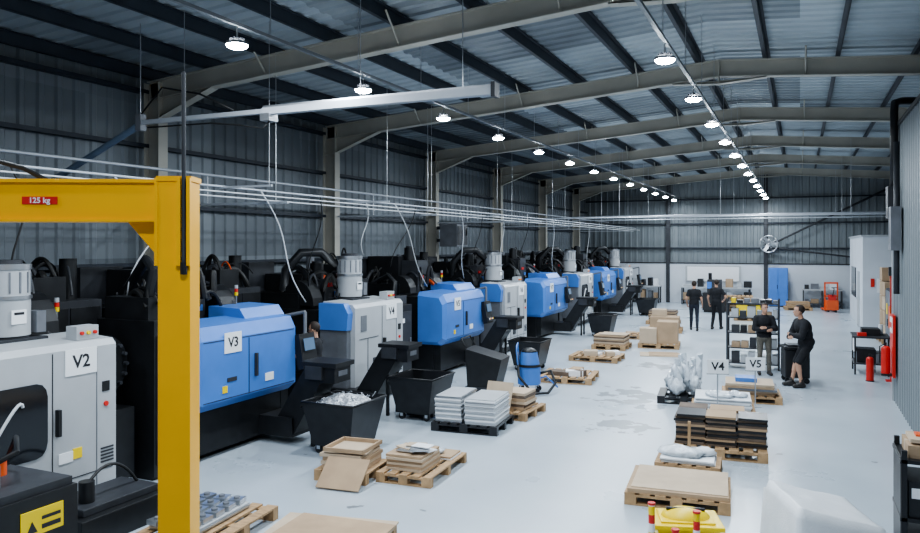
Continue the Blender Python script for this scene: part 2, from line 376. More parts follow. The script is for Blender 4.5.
def conveyor(b,y):
    b.bx(-.7,.45,y-.27,y+.27,.12,.42,BLACK)
    b.prism([(.0,.2),(.42,.12),(.95,1.0),(1.2,1.0),(1.2,1.28),(.7,1.28)],'y',y-.22,y+.22,BLACK)
    b.bx(.62,1.25,y-.26,y+.26,1.24,1.31,BLACK); b.bx(1.202,1.21,y-.12,y+.12,1.1,1.18,MGREY)
    b.cyl((.86,y+.22,1.18),(.86,y+.38,1.18),.08,DGREY,seg=14); b.bx(.7,1.0,y-.28,y-.22,1.05,1.25,DGREY)
    b.bx(.75,.8,y-.2,y-.15,0,.8,BLACK); b.bx(.75,.8,y+.15,y+.2,0,.8,BLACK)
def panel(b,y,x=.0):
    b.cyl((x-.75,y,1.8),(x+.15,y,1.98),.03,MGREY,seg=10); b.cyl((x+.15,y,1.98),(x+.15,y,1.6),.03,MGREY,seg=10)
    Mr=Matrix.Rotation(math.radians(-10),3,'Y')
    b.box((x+.17,y,1.33),(.12,.42,.58),BLACK,Mr); b.box((x+.238,y,1.45),(.01,.28,.2),SCREEN,Mr)
    b.box((x+.26,y,1.15),(.1,.4,.1),DGREY,Mr)
    for k in range(6):b.box((x+.315,y-.15+.06*k,1.17),(.012,.035,.035),(PAPER,YEL2,RED)[k%3],Mr)
def blue_machine(name,y,label,seed,w=1.12,conv=True,pan=True):
    b=MB()
    b.bx(-2.8,-.35,-1.0,1.0,.0,.78,BLACK); b.bx(-.9,-.18,-.95,.95,.1,.72,BLACK)
    for sy in(-.85,.85):
        for sx in(-2.6,-.6): b.cyl((sx,sy,0),(sx,sy,.1),.09,STEEL,seg=12)
    prof=[(-.14,.72),(0,.84),(0,1.74),(-.1,1.93),(-.72,1.98),(-.72,.72)]
    b.prism(prof,'y',-1.0,w,BLUE)
    pe=[(x*.9-.05,(z-1.33)*.86+1.33) for x,z in prof]
    n=len(prof); vs=[(x,-1.0,z) for x,z in prof]+[(x,-1.14,z) for x,z in pe]
    b.add(vs,[tuple(range(n,2*n))]+[(i,(i+1)%n,n+(i+1)%n,n+i) for i in range(n)],BLUE)
    b.bx(0,.006,-.03,-.018,.86,1.7,BLACK); b.bx(0,.006,-.98,w-.04,.86,.872,DGREY)
    b.bx(0,.006,-.98,w-.04,1.715,1.725,DGREY)
    b.bx(.0,.05,.1,.14,1.1,1.45,DGREY)
    b.bx(0,.012,-.56,-.2,1.52,1.82,PAPER); b.textx(label,.2,(.014,-.38,1.67),INK)
    b.bx(0,.01,-.5,-.3,1.1,1.16,DGREY); b.bx(0,.01,.35,.55,.98,1.1,PAPER); b.bx(0,.01,-.6,-.5,.95,1.05,YEL2)
    b.prism([(-.3,1.94),(-.42,2.1),(-1.05,2.12),(-1.05,1.85)],'y',.25,w+.1,BLUE)
    b.bx(-1.7,-.3,w,w+.2,.3,1.75,BLACK)
    upper(b,seed)
    if conv: conveyor(b,.7)
    if pan: panel(b,1.32,-.1)
    return b.obj(name,(-7.6,y,0),0,.012)
def white_machine(name,y,label,seed,conv=True,pan=True,win=True):
    b=MB()
    b.bx(-2.8,-.3,-1.0,1.0,.0,.6,BLACK); b.bx(-1.0,-.1,-.9,.9,.05,.25,BLACK)
    b.prism([(0,.2),(0,1.9),(-.06,1.97),(-.72,2.02),(-.72,.2)],'y',-.95,.9,WHITE)
    b.prism([(-.08,1.5),(-.05,1.82),(-.15,2.0),(-.7,2.0),(-.7,1.5)],'y',-1.12,-.95,BLUE); b.bx(-.7,-.1,-1.08,-.95,.3,1.5,MGREY)
    if win:
        w=[];
        for cx,cz,a0 in ((-.15,1.42,0),(-.75,1.42,90),(-.75,.92,180),(-.15,.92,270)):
            for k in range(4):
                t=math.radians(a0+30*k); w.append((cx+.13*math.cos(t),cz+.16*math.sin(t)))
        b.prism(w,'x',0,.015,GLASS)
        b.tube([(.02,-.80+.48*math.sin(t/10*math.pi*.5),.78+.62*(math.sin(t/10*math.pi*.62))) for t in range(11)],.018,CABLE)
    else:
        b.bx(0,.008,-.8,-.1,1.3,1.31,DGREY); b.bx(0,.008,-.5,-.49,.3,1.3,DGREY); b.bx(0,.012,-.75,-.55,1.45,1.75,MGREY); b.bx(0,.02,-.3,-.1,.5,.9,DGREY)
    b.bx(0,.006,.04,.052,.25,1.88,DGREY); b.bx(0,.006,-.9,.85,.42,.43,DGREY); b.bx(0,.006,.62,.63,.25,1.88,MGREY)
    b.bx(0,.06,.08,.12,.95,1.25,BLACK)
    b.bx(0,.012,.2,.62,1.6,1.9,PAPER); b.textx(label,.21,(.014,.41,1.75),INK)
    b.bx(0,.01,.12,.3,.62,.74,PAPER); b.bx(0,.01,.3,.42,.64,.76,YEL2); b.bx(0,.012,.7,.8,1.35,1.47,BLACK); b.cyl((0,.75,1.2),(.02,.75,1.2),.03,RED)
    for k in range(5): b.bx(0,.008,.68,.86,.5+.04*k,.52+.04*k,DGREY)
    b.bx(-.3,-.12,.45,.75,1.98,2.14,LGREY)
    for k in range(3): b.cyl((-.12,.51+.09*k,2.06),(-.09,.51+.09*k,2.06),.022,(RED,YEL2,RED)[k],seg=10)
    cx,cy=-.75,.02
    b.bx(cx-.3,cx+.28,-.3,.35,1.85,2.03,DGREY)
    b.cyl((cx,cy,2.0),(cx,cy,2.06),.24,DGREY,seg=24); b.cyl((cx,cy,2.06),(cx,cy,2.48),.255,WHITE,seg=28)
    b.cyl((cx,cy,2.48),(cx,cy,2.52),.27,STEEL,seg=28); b.cyl((cx,cy,2.52),(cx,cy,2.82),.25,LGREY,seg=28)
    b.cyl((cx,cy,2.82),(cx,cy,2.88),.265,STEEL,seg=28); b.cyl((cx,cy,2.88),(cx,cy,2.93),.17,DGREY,seg=20)
    for k in range(14):
        t=k*2*math.pi/14; b.box((cx+.252*math.cos(t),cy+.252*math.sin(t),2.67),(.012,.02,.24),MGREY,Matrix.Rotation(t,3,'Z'))
    b.box((cx+.255,cy-.02,2.28),(.012,.18,.16),PAPER); b.box((cx+.262,cy-.02,2.32),(.006,.12,.03),INK)
    b.box((cx+.1,cy+.3,2.2),(.2,.12,.25),MGREY)
    b.tube([(cx-.2,cy-.2,2.7),(cx-.35,cy-.5,2.95),(cx-.6,cy-.8,2.95),(cx-.9,cy-.9,2.6),(cx-.95,cy-.9,2.2)],.09,BLACK,10)
    upper(b,seed,2.66)
    b.cyl((-.75,1.12,1.55),(-.5,1.12,1.55),.4,BLACK,seg=28); b.cyl((-.5,1.12,1.55),(-.47,1.12,1.55),.2,DGREY,seg=20)
    for k in range(16):
        t=k*math.pi/8; b.cyl((-.49,1.12+.34*math.cos(t),1.55+.34*math.sin(t)),(-.43,1.12+.34*math.cos(t),1.55+.34*math.sin(t)),.025,DGREY,seg=8)
    b.bx(-1.2,-.3,.95,1.45,.1,1.0,BLACK)
    if conv: conveyor(b,-.9)
    if pan: panel(b,1.4,.05)
    return b.obj(name,(-7.6,y,0),0,.012)
NM='cnc_machining_centre'
white_machine(NM,5.7,'V2',1,False,False)
blue_machine(NM,9.05,'V3',2)
white_machine(NM,12.95,'V4',3,True,False,False)
blue_machine(NM,17.0,'V5',4,1.3)
white_machine(NM,20.8,'V6',5,False,False,False)
blue_machine(NM,24.6,'V7',6,1.5)
white_machine(NM,28.9,'V8',7,False)
blue_machine(NM,32.8,'V9',8)
white_machine(NM,36.8,'V10',9,False)
blue_machine(NM,2.2,'V1',10,conv=False,pan=False)
for y in (7.4,11.0,14.95,18.9,22.75,26.8,30.9,34.8):
    b=MB(); b.bx(-.4,.4,-.55,.55,.0,2.3,DGREY); b.bx(.4,.42,-.52,-.02,.1,2.2,BLACK); b.bx(.4,.42,.02,.52,.1,2.2,BLACK)
    b.bx(.42,.45,-.08,-.05,1.0,1.2,MGREY); b.bx(.42,.43,.25,.35,1.7,1.8,YEL2)
    b.bx(-.35,.35,-.5,.0,2.3,2.65,BLACK); clutter(b,-.35,.35,-.5,.5,2.55,8,int(y*10)); b.cyl((0,.3,2.3),(0,.3,2.9),.12,BLACK)
    b.obj('electrical_cabinet',(-9.85,y,0),0,.01)
for y,hh in ((14.88,1.75),(18.85,1.5),(22.78,1.8),(26.9,1.6),(30.92,1.7)):
    b=MB(); b.bx(-.6,.0,-.32,.32,.05,hh,BLACK); b.bx(-.5,-.1,-.25,.25,hh,hh+.2,DGREY); b.bx(0,.01,-.28,.28,.2,hh-.15,DGREY); b.bx(.01,.03,.2,.24,.7,1.0,STEEL)
    b.tube([(-.3,0,hh+.2),(-.3,.05,hh+.5),(-.5,.1,hh+.65),(-.8,.15,hh+.5)],.06,BLACK); b.bx(.01,.02,-.2,-.05,hh-.4,hh-.3,(PAPER if hh>1.6 else BLUE)); b.bx(-.55,-.05,-.3,.3,0,.05,BLACK)
    b.obj('oil_cooler_cabinet',(-8.1,y,0),0,.01)
b=MB(); b.bx(-.3,.3,-.4,.4,3.05,3.75,MGREY); b.bx(.3,.32,-.37,.37,3.1,3.7,DGREY); b.bx(.32,.35,.25,.28,3.4,3.6,BLACK); b.bx(-.55,-.3,-.1,.1,3.2,3.3,DGREY); b.bx(-.55,-.3,-.1,.1,3.6,3.7,DGREY)
b.obj('wall_mounted_switchgear',(-10.08,21.75,0),0,.01)
def chipbin(x,y,fill=True,rz=0,sc=.9):
    b=MB(); w0,w1,d0,d1=.36,.5,.4,.52
    zb,zt=.16,.84/ .9*.92
    for sgn in (1,-1):
        b.add([(sgn*w0,-d0,zb),(sgn*w0,d0,zb),(sgn*w1,d1,zt),(sgn*w1,-d1,zt),(sgn*(w0-.02),-d0,zb),(sgn*(w0-.02),d0,zb),(sgn*(w1-.025),d1,zt),(sgn*(w1-.025),-d1,zt)],[(0,1,2,3),(4,5,6,7),(3,2,6,7)],BINM)
        b.add([(-w0,sgn*d0,zb),(w0,sgn*d0,zb),(w1,sgn*d1,zt),(-w1,sgn*d1,zt),(-w0,sgn*(d0-.02),zb),(w0,sgn*(d0-.02),zb),(w1,sgn*(d1-.025),zt),(-w1,sgn*(d1-.025),zt)],[(0,1,2,3),(4,5,6,7),(3,2,6,7)],BINM)
    b.bx(-w0,w0,-d0,d0,zb-.02,zb+.01,BLACK)
    b.tube([(-w1,-d1,zt),(w1,-d1,zt),(w1,d1,zt),(-w1,d1,zt),(-w1,-d1,zt)],.022,BLACK,6)
    for sx in(-.28,.28):
        for sy in(-.32,.32): b.cyl((sx,sy-.03,.07),(sx,sy+.03,.07),.07,BLKPL,seg=14); b.bx(sx-.03,sx+.03,sy-.04,sy+.04,.07,.15,STEEL)
    b.bx(-.3,.3,-.1,.1,.03,.13,BLACK)
    b.cyl((-w1-.06,-d1+.05,zt-.1),(-w1-.06,d1-.05,zt-.1),.018,BLACK)
    n=14; vs=[]
    for i in range(n+1):
        for j in range(n+1):
            u=-1+2*i/n; v=-1+2*j/n; e=(1-abs(u)**3)*(1-abs(v)**3)
            vs.append((u*(w1-.05),v*(d1-.05),zt-.14+(.2*e if fill else -.1)+.05*mnoise.noise(Vector((u*5+x,v*5+y,0)))+(R(-.02,.02))))
    b.add(vs,[(i*(n+1)+j,(i+1)*(n+1)+j,(i+1)*(n+1)+j+1,i*(n+1)+j+1) for i in range(n) for j in range(n)],CHIP if fill else BLACK)
    if fill:
        for k in range(60):
            a=Vector((R(-.35,.35),R(-.38,.38),zt-.02+R(-.03,.06))); t=R(0,6.28); d=Vector((math.cos(t)*.06,math.sin(t)*.06,R(-.02,.03)))
            b.tube([a,a+d,a+d*1.6+Vector((0,0,.02)),a+d*2.0],.008,CHIP,4)
    b.obj('chip_bin',(x,y,0),rz,0,True,sc)
chipbin(-6.28,9.62); chipbin(-6.22,12.05,False,0,.88)
for y in (17.8,25.4,33.6): chipbin(-6.15,y,False,0,.85)
b=MB(); b.bx(-.45,.45,-.5,.5,.12,.95,BLACK); b.bx(-.42,.42,-.47,.47,.95,1.02,DGREY); b.bx(.45,.46,-.05,.35,.62,.84,YEL2)
b.prism([(.0,.65),(.1,.65),(.05,.75)],'x',.461,.465,INK); b.bx(.461,.465,.14,.32,.66,.7,INK); b.bx(.461,.465,.14,.32,.74,.77,INK)
b.cyl((.1,-.1,1.02),(.1,-.1,1.2),.1,MGREY); b.cyl((-.2,.2,1.02),(-.2,.2,1.15),.07,ORANGE); b.tube([(.1,-.1,1.2),(.2,.1,1.3),(-.1,.3,1.35),(-.3,.3,1.0)],.025,BLACK)
for sx in(-.35,.35):
    for sy in(-.4,.4): b.cyl((sx,sy,0),(sx,sy,.12),.05,BLKPL)
b.obj('coolant_unit',(-6.4,4.25,0),0,.015)
b=MB(); b.bx(-.35,.4,-.6,.6,0,.3,BLACK); b.bx(-.3,.3,-.5,.5,.3,.38,DGREY); b.cyl((.1,-.3,.38),(.1,-.3,.6),.08,BLACK); b.arc((.1,-.3,.55),(.0,.5,.3),-.25,.02,BCABLE)
b.obj('coolant_tank',(-6.98,5.9,0),0,.01)
b=MB(); b.bx(-.9,.15,-.24,.24,.05,2.1,BLACK); b.bx(.15,.17,-.2,.2,.2,1.9,DGREY); b.bx(-.8,0,-.2,.2,2.1,2.4,BLACK); b.bx(-.8,.1,-.22,.22,0,.05,BLACK)
b.tube([(-.1,-.1,2.4),(.0,-.1,2.75),(-.3,.05,2.9),(-.7,.1,2.5)],.07,BLACK); clutter(b,-.8,.1,-.22,.22,2.4,6,77)
b.obj('oil_cooler_cabinet',(-7.85,7.53,0),0,.01)
# ------------------------------------------------------------------ yellow jib crane
cx,cy=-3.35,3.36
b=MB()
rt=Matrix.Rotation(math.radians(27),3,'Z'); 
def A(u,v,z): q=rt@Vector((u,v,0)); return (q.x,q.y,z)
def abox(u0,u1,v0,v1,z0,z1,m): b.box(A((u0+u1)/2,(v0+v1)/2,(z0+z1)/2),(abs(u1-u0),abs(v1-v0),z1-z0),m,rt)
h=.092
abox(-h,h,-h,h,.02,3.47,YEL); abox(-.28,.28,-.28,.28,0,.03,YEL); abox(-h-.008,h+.008,-h-.008,h+.008,3.47,3.5,YEL)
for sx in(-1,1):
    for sy in(-1,1): b.cyl(A(sx*.22,sy*.22,.03),A(sx*.22,sy*.22,.07),.02,STEEL,seg=8)
abox(-3.2,-h,-.07,.07,3.25,3.465,YEL); abox(-3.2,-h,-.09,.09,3.462,3.482,YEL); abox(-3.2,-h,-.09,.09,3.235,3.25,YEL)
abox(-h-.02,-h,-.095,.095,2.98,3.49,YEL); abox(.02,.045,-h-.03,-h,2.98,3.49,YEL); abox(.08,.1,-h-.03,-h,2.98,3.49,YEL)
v0=[A(-h-.02,-.006,3.24),A(-h-.02,-.006,3.02),A(-.3,-.006,3.24),A(-h-.02,.006,3.24),A(-h-.02,.006,3.02),A(-.3,.006,3.24)]
b.add(v0,[(0,1,2),(3,5,4),(0,3,4,1),(1,4,5,2),(2,5,3,0)],YEL)
b.cyl(A(.062,-h-.02,2.95),A(.062,-h-.02,4.1),.012,DGREY,seg=8); b.cyl(A(.062,-h-.02,2.93),A(.062,-h-.02,3.0),.02,BLACK,seg=8)
abox(-.87,-.67,-.075,-.07,3.335,3.38,RED)
M4=Matrix.Translation(A(-.77,-.077,3.357))@rt.to_4x4()@Matrix(((1,0,0,0),(0,0,-1,0),(0,1,0,0),(0,0,0,1)))
b.text('125 kg',.045,M4,PAPER)
b.tube([A(-1.6,.1,3.48),A(-1.1,.1,3.6),A(-.95,.1,3.56),A(-.8,.1,3.48)],.015,BCABLE,6)
b.obj('jib_crane',(cx,cy,0),0,.006)
b=MB()
b.bx(-8.7,-6.2,7.99,8.06,4.85,4.91,TRUNK); b.bx(-6.5,-3.2,7.97,8.08,4.83,4.92,TRUNK); b.bx(-6.5,-3.2,7.99,8.06,4.92,4.95,STEEL); b.bx(-3.22,-3.17,7.95,8.1,4.8,4.97,DGREY)
b.bx(-8.79,-8.69,7.97,8.08,4.76,5.0,MGREY); b.cyl((-11.1,8.02,3.9),(-8.8,8.02,4.83),.05,STRUT,seg=8); b.bx(-11.15,-11.05,7.85,8.2,3.7,4.1,STRUT)
b.cyl((-8.74,8.02,5.0),(-8.74,8.02,roofz(-8.74)-.2),.008,STEEL)
b.bx(-6.5,-6.35,7.93,8.12,4.74,4.84,STEEL); b.tube([(-6.4,8.02,4.75),(-6.5,8.0,4.65),(-6.9,8.0,4.72),(-7.4,8.0,4.78),(-8.6,8.02,4.8)],.012,BCABLE,6)
b.tube([(-8.7,8.0,5.0),(-8.3,8.0,5.35),(-7.6,8.0,5.2),(-7.0,8.0,4.93)],.014,BCABLE,6)
for xx in(-7.9,-5.0,-3.6): b.cyl((xx,8.02,4.95),(xx,8.02,roofz(xx)-.2),.006,STEEL,seg=5)
b.obj('aluminium_jib_arm',(0,0,0))
# ------------------------------------------------------------------ pallets
def pallet(b,w=1.2,d=.8,m=WOOD,z=0):
    n=7 if w>1 else 5
    for i in range(n):
        bw=w/n*.72; xx=-w/2+bw/2+(w-bw)*i/(n-1); b.bx(xx-bw/2,xx+bw/2,-d/2,d/2,z+.122,z+.144,m)
    for yy in(-d/2+.05,0,d/2-.05):
        b.bx(-w/2,w/2,yy-.05,yy+.05,z+.1,z+.122,m); b.bx(-w/2,w/2,yy-.05,yy+.05,z+0,z+.02,m)
        for xx in(-w/2+.07,0,w/2-.07): b.bx(xx-.07,xx+.07,yy-.05,yy+.05,z+.02,z+.1,m)
    return z+.144
def stack(b,cx,cy,w,d,z0,z1,n,mats,j=.015):
    h=(z1-z0)/n
    for i in range(n):
        ox,oy=R(-j,j),R(-j,j); m=mats[i%len(mats)]
        b.box((cx+ox,cy+oy,z0+h*(i+.5)),(w,d,h*.9),m,Matrix.Rotation(R(-j,j)*1.5,3,'Z'))
def carton(b,cx,cy,z,w,d,h,m=CARD,rz=0):
    M=Matrix.Rotation(rz,3,'Z'); b.box((cx,cy,z+h/2),(w,d,h),m,M)
    b.box((cx,cy,z+h+.001),(w*1.0,.05,.003),CARD2,M); b.box((cx,cy,z+h/2),(w+.004,.05,h*.98),CARD2,M)
PB='pallet_with_goods'
b=MB(); z=pallet(b,.95,1.2); stack(b,-.1,0,.6,.9,z,z+.06,3,[LGREY,STEEL]); 
for i in range(5):
    for j in range(3):
        b.box((-.32+.2*j,-.42+.2*i,z+.09),(.15,.16,.05),STEEL,Matrix.Rotation(R(-.2,.2),3,'Z')); b.cyl((-.32+.2*j,-.42+.2*i,z+.115),(-.32+.2*j,-.42+.2*i,z+.135),.035,MGREY)
b.obj('pallet_of_machined_parts',(-5.8,6.25,0),.1)
b=MB(); z=pallet(b,1.2,.9); b.box((0,0,z+.01),(1.25,.95,.018),CARD2,Matrix.Rotation(.05,3,'Z')); b.box((.05,-.03,z+.03),(1.1,.85,.015),CARD,Matrix.Rotation(-.06,3,'Z'))
b.obj('pallet_with_cardboard_sheet',(-4.4,6.4,0),.15)
b=MB(); z=pallet(b,.75,.75); stack(b,-.02,.02,.6,.6,z,z+.2,4,[CARD,CARD2],.02)
b.box((0,.02,z+.22),(.58,.58,.01),CARD2,Matrix.Rotation(.1,3,'Z'))
for e in((-.28,0,.03,.6),(.28,0,.03,.6)): b.box((e[0],.02,z+.25),(e[2],e[3],.05),CARD)
for e in((-.27),(.3)): b.box((0,e,z+.25),(.58,.03,.05),CARD)
b.box((.12,-.5,.17),(.6,.02,.46),CARD,Matrix.Rotation(math.radians(-50),3,'X'))
b.obj(PB,(-5.5,8.62,0),.1)
b=MB(); z=pallet(b,.85,1.4); stack(b,-.08,-.2,.56,.66,z,z+.22,6,[CARD2,CARD],.02); 
for k in range(7): b.box((-.2+R(0,.35),-.35+R(0,.35),z+.23+.012*k),(.28,.2,.012),(PAPER,STEEL,CARD2)[k%3],Matrix.Rotation(R(-.6,.6),3,'Z'))
stack(b,.1,.42,.5,.42,z,z+.05,2,[PAPER,CARD]); b.box((-.22,.42,z+.05),(.25,.4,.03),BLUE); b.sph((.0,.35,z+.09),(.2,.15,.05),BAG,12,disp=.4,seed=3)
b.obj(PB,(-4.7,9.15,0),.05,0,True,.92)
b=MB(); z=pallet(b,1.15,1.0,BLKPL); stack(b,-.3,0,.46,.85,z,z+.42,16,[STEEL,LGREY,PAPER],.012); stack(b,.26,-.02,.52,.85,z,z+.4,15,[LGREY,STEEL,PAPER],.012); b.box((-.3,0,z+.43),(.44,.84,.01),LGREY);b.box((.26,0,z+.41),(.5,.84,.01),LGREY)
b.obj('pallet_of_metal_sheets',(-5.08,11.75,0),.08)
b=MB(); z=pallet(b,.7,1.0); stack(b,0,.0,.5,.55,z,z+.3,6,[CARD,DCARD,CARD2],.02); b.box((-.2,-.42,.4),(.5,.02,.5),CARD2,Matrix.Rotation(math.radians(-22),3,'X'))
b.obj(PB,(-4.7,12.95,0),-.05)
def flat(x,y,rz,w=1.2,d=.9,k=6):
    b=MB(); z=pallet(b,w,d); 
    for i in range(k):
        hh=R(.03,.14); b.box((R(-w*.3,w*.3),R(-d*.25,d*.25),z+hh/2),(R(.2,.5),R(.2,.4),hh),random.choice([CARD,CARD2,MGREY,PAPER,DCARD]),Matrix.Rotation(R(-.5,.5),3,'Z'))
    b.obj(PB,(x,y,0),rz)
flat(-4.85,16.8,.1,1.2,1.2); flat(-5.0,20.0,0,1.3,1.0)
b=MB(); z=pallet(b,1.2,1.0); carton(b,-.3,-.2,z,.5,.5,.45,CARD2); carton(b,.25,0,z,.6,.8,.65,CARD); carton(b,-.28,.3,z,.5,.4,.3,CARD); b.obj('pallet_of_cartons',(-3.9,23.3,0),.1)
b=MB(); z=pallet(b,1.0,1.0); stack(b,0,0,.9,.8,z,z+.28,7,[CARD,CARD2,DCARD]); b.box((.1,0,z+.3),(.8,.7,.01),CARD2); b.obj(PB,(-5.15,22.4,0),0)
b=MB(); b.box((0,0,.01),(1.1,.8,.015),CARD2); b.box((.1,.05,.025),(.8,.7,.012),CARD); b.obj('cardboard_sheet',(-3.6,21.6,0),.2)
b=MB(); z=pallet(b,1.2,1.0); carton(b,0,0,z,1.0,.8,.4,CARD); carton(b,-.2,.1,z+.4,.5,.5,.25,CARD2); b.obj('pallet_of_cartons',(-4.4,27.5,0),.1)
b=MB(); z=pallet(b,1.2,1.0); stack(b,0,0,1.0,.8,z,z+.4,8,[CARD,DCARD]); b.obj(PB,(-4.9,30.2,0),0)
flat(-4.8,25.3,0,1.2,1.0)
b=MB(); z=pallet(b,1.0,.95,BLKPL)
for k in range(11): 
    b.sph((R(-.33,.33),R(-.28,.28),z+.14+R(0,.1)),(R(.09,.15),R(.09,.14),R(.12,.2)),BAG,14,disp=.6,seed=k*3.1)
for k in range(6): b.sph((R(-.24,.24),R(-.2,.2),z+.34+R(0,.08)),(R(.08,.12),R(.08,.11),R(.14,.2)),BAG,14,disp=.6,seed=k*5.1)
for k in range(9):
    px,py=R(-.32,.32),R(-.28,.28); qx,qy=px+R(-.08,.08),py+R(-.08,.08); zt=z+R(.5,.68); b.cyl((px,py,z+.3),(qx,qy,zt),.07,BAG,.014,seg=9); b.cyl((qx,qy,zt-.02),(qx+R(-.08,.08),qy+R(-.06,.06),zt+.12),.014,BAG,.06,seg=9)
b.obj('pallet_of_plastic_bags',(-2.1,15.5,0),.1)
def signobj(x,y,t,zc):
    b=MB(); b.bx(-.1,.1,-.07,.07,0,.02,LGREY); b.cyl((0,0,.02),(0,0,zc),.012,STEEL,seg=8); b.bx(-.18,.18,-.03,-.015,zc-.12,zc+.13,PAPER); b.texty(t,.2,(0,-.032,zc+.005),INK)
    b.bx(-.19,.19,-.028,-.012,zc-.13,zc-.12,MGREY); b.obj('machine_number_sign',(x,y,0),.3)
b=MB(); z=pallet(b,1.1,1.0); stack(b,0,0,.95,.85,z,z+.16,8,[PAPER,LGREY,FOAM]); b.box((0,0,z+.18),(.96,.86,.02),FOAM)
for k in range(6): b.sph((R(-.3,.3),R(-.25,.25),z+.22),(R(.1,.2),R(.1,.16),.05),BAG,12,disp=.5,seed=k)
b.obj('pallet_of_wrapped_parts',(-1.3,14.6,0),.1)
signobj(-1.32,13.88,'V4',.96)
b=MB(); z=pallet(b,1.1,1.0); stack(b,0,0,.9,.8,z,z+.22,5,[CARD,CARD2,MGREY],.04); b.bx(-.3,.1,-.2,.2,z+.22,z+.3,BLUE); b.obj(PB,(-.9,16.2,0),.1)
signobj(-.78,15.4,'V5',.82)
b=MB(); z=pallet(b,1.3,1.1)
for (ox,oy,w,n) in ((-.42,-.1,.42,12),(.02,-.12,.42,13),(.44,-.1,.4,12),(-.4,.32,.42,14),(.1,.33,.5,13)):
    stack(b,ox,oy,w,.5 if oy<0 else .38,z,z+.44,n,[DCARD,BLKPL,CARD,DCARD,BLKPL],.02)
b.obj('pallet_of_folded_boxes',(-1.1,11.95,0),.08)
b=MB(); z=pallet(b,.85,.6); stack(b,0,0,.7,.5,z,z+.06,3,[PAPER,LGREY]); b.sph((-.1,0,z+.1),(.3,.2,.07),BAG,16,disp=.5,seed=5); b.sph((.2,.1,z+.1),(.16,.14,.06),FOAM,12,disp=.4,seed=9); b.bx(-.02,.02,.1,.14,z,z+.5,WOOD)
b.obj('pallet_of_wrapped_parts',(-1.4,10.72,0),.05)
b=MB(); z=pallet(b,1.2,1.05); b.box((0,0,z+.025),(1.15,1.0,.05),CARD,Matrix.Rotation(.02,3,'Z')); b.box((.02,.03,z+.055),(1.1,.95,.01),CARD2)
b.obj('pallet_with_cardboard_sheet',(-1.36,9.55,0),.08)
b=MB()
b.prism([(-.26,0),(.26,0),(.32,.4),(-.32,.4)],'y',-.22,.22,YEL2); b.bx(-.36,.36,-.27,.27,.4,.45,YEL2); b.bx(-.28,.28,-.2,.2,.45,.47,YEL2)
b.sph((0,0,.46),(.26,.18,.1),YEL2,16); b.cyl((-.2,0,.54),(.2,0,.54),.02,BLKPL)
b.obj('yellow_spill_bin',(-1.03,7.65,0),.3,.015,True,.92)
def post(x,y,h):
    b=MB(); b.cyl((0,0,0),(0,0,.05),.13,BLKPL,.11); zz=.05; i=0
    while zz<h: b.cyl((0,0,zz),(0,0,min(zz+.08,h)),.03,(RED,YEL2,PAPER)[i%3],seg=12); zz+=.08; i+=1
    b.cyl((0,0,h),(0,0,h+.02),.035,RED,seg=12); b.obj('barrier_post',(x,y,0))
post(-1.25,7.05,.7); post(-.85,7.05,.68); post(-1.0,6.8,.58)
b=MB(); z=pallet(b,.85,.95)
n=22; vs=[]
for i in range(n+1):
    for j in range(n+1):
        u=-1+2*i/n; v=-1+2*j/n; e=max(abs(u),abs(v)); fall=max(0,(e-.8)/.2)
        vs.append((u*.44,v*.5,z+.02+(.52-.1*u)*math.sqrt(max(0,1-fall**2))+.02*mnoise.noise(Vector((u*2,v*2,1)))))
b.add(vs,[(i*(n+1)+j,(i+1)*(n+1)+j,(i+1)*(n+1)+j+1,i*(n+1)+j+1) for i in range(n) for j in range(n)],FOAM,True)
b.bx(-.38,.38,-.42,.42,z,z+.3,FOAM); b.obj('foam_wrapped_load',(.2,7.8,0),.35)
b=MB()
for sx in(0,.85):
    for sy in(-.25,.25): b.bx(sx-.02,sx+.02,sy-.02,sy+.02,0,1.5,BLKPL)
for zz in(.1,.5,.95,1.4):
    b.bx(-.03,.88,-.27,.27,zz,zz+.03,BLKPL)
    if zz<1.3:
        for k in range(3): 
            hh=.28; b.bx(.03+.28*k,.27+.28*k,-.24,.22,zz+.03,zz+.03+hh,BLKPL); b.bx(.05+.28*k,.25+.28*k,-.245,-.24,zz+.18,zz+.26,(PAPER,DGREY,YEL2)[k])
b.bx(-.025,-.02,-.25,.25,.1,1.45,BLKPL)
carton(b,.22,0,1.43,.38,.4,.1,CARD); b.box((.22,-.02,1.56),(.34,.3,.03),CARD2); b.box((.2,.0,1.58),(.2,.12,.02),ORANGE)
b.obj('storage_shelving',(.74,7.0,0),.0,.006)
b=MB(); w=1.2
for sx in(-w/2,w/2):
    for sy in(-.25,.25): b.bx(sx-.02,sx+.02,sy-.02,sy+.02,0,1.75,DGREY)
for i,zz in enumerate((.12,.5,.88,1.26,1.62)):
    b.bx(-w/2,w/2,-.26,.26,zz,zz+.025,DGREY)
    k=-w/2+.1
    while k<w/2-.1:
        bw=R(.1,.2); hh=R(.12,.28); b.bx(k,min(k+bw,w/2-.03),-.2,R(0,.2),zz+.025,zz+.025+(hh if i<4 else hh*.5),random.choice([BLKPL,DGREY,BLKPL,LGREY,STEEL,CARD] if i<4 else [YEL2,BLKPL,MGREY,BLKPL])); k+=bw+.03
for zz in (.3,1.05): b.cyl((-w/2,-.25,zz),(-w/2,.25,zz+.3),.01,DGREY,seg=6); b.cyl((w/2,-.25,zz),(w/2,.25,zz+.3),.01,DGREY,seg=6)
b.obj('parts_shelving_rack',(-1.08,20.3,0),0)
b=MB(); 
b.bx(-.26,.26,-.26,.26,.12,.75,BLKPL); b.bx(-.29,.29,-.29,.29,.75,.82,BLKPL); b.bx(-.2,.2,-.2,.2,.82,.86,DGREY)
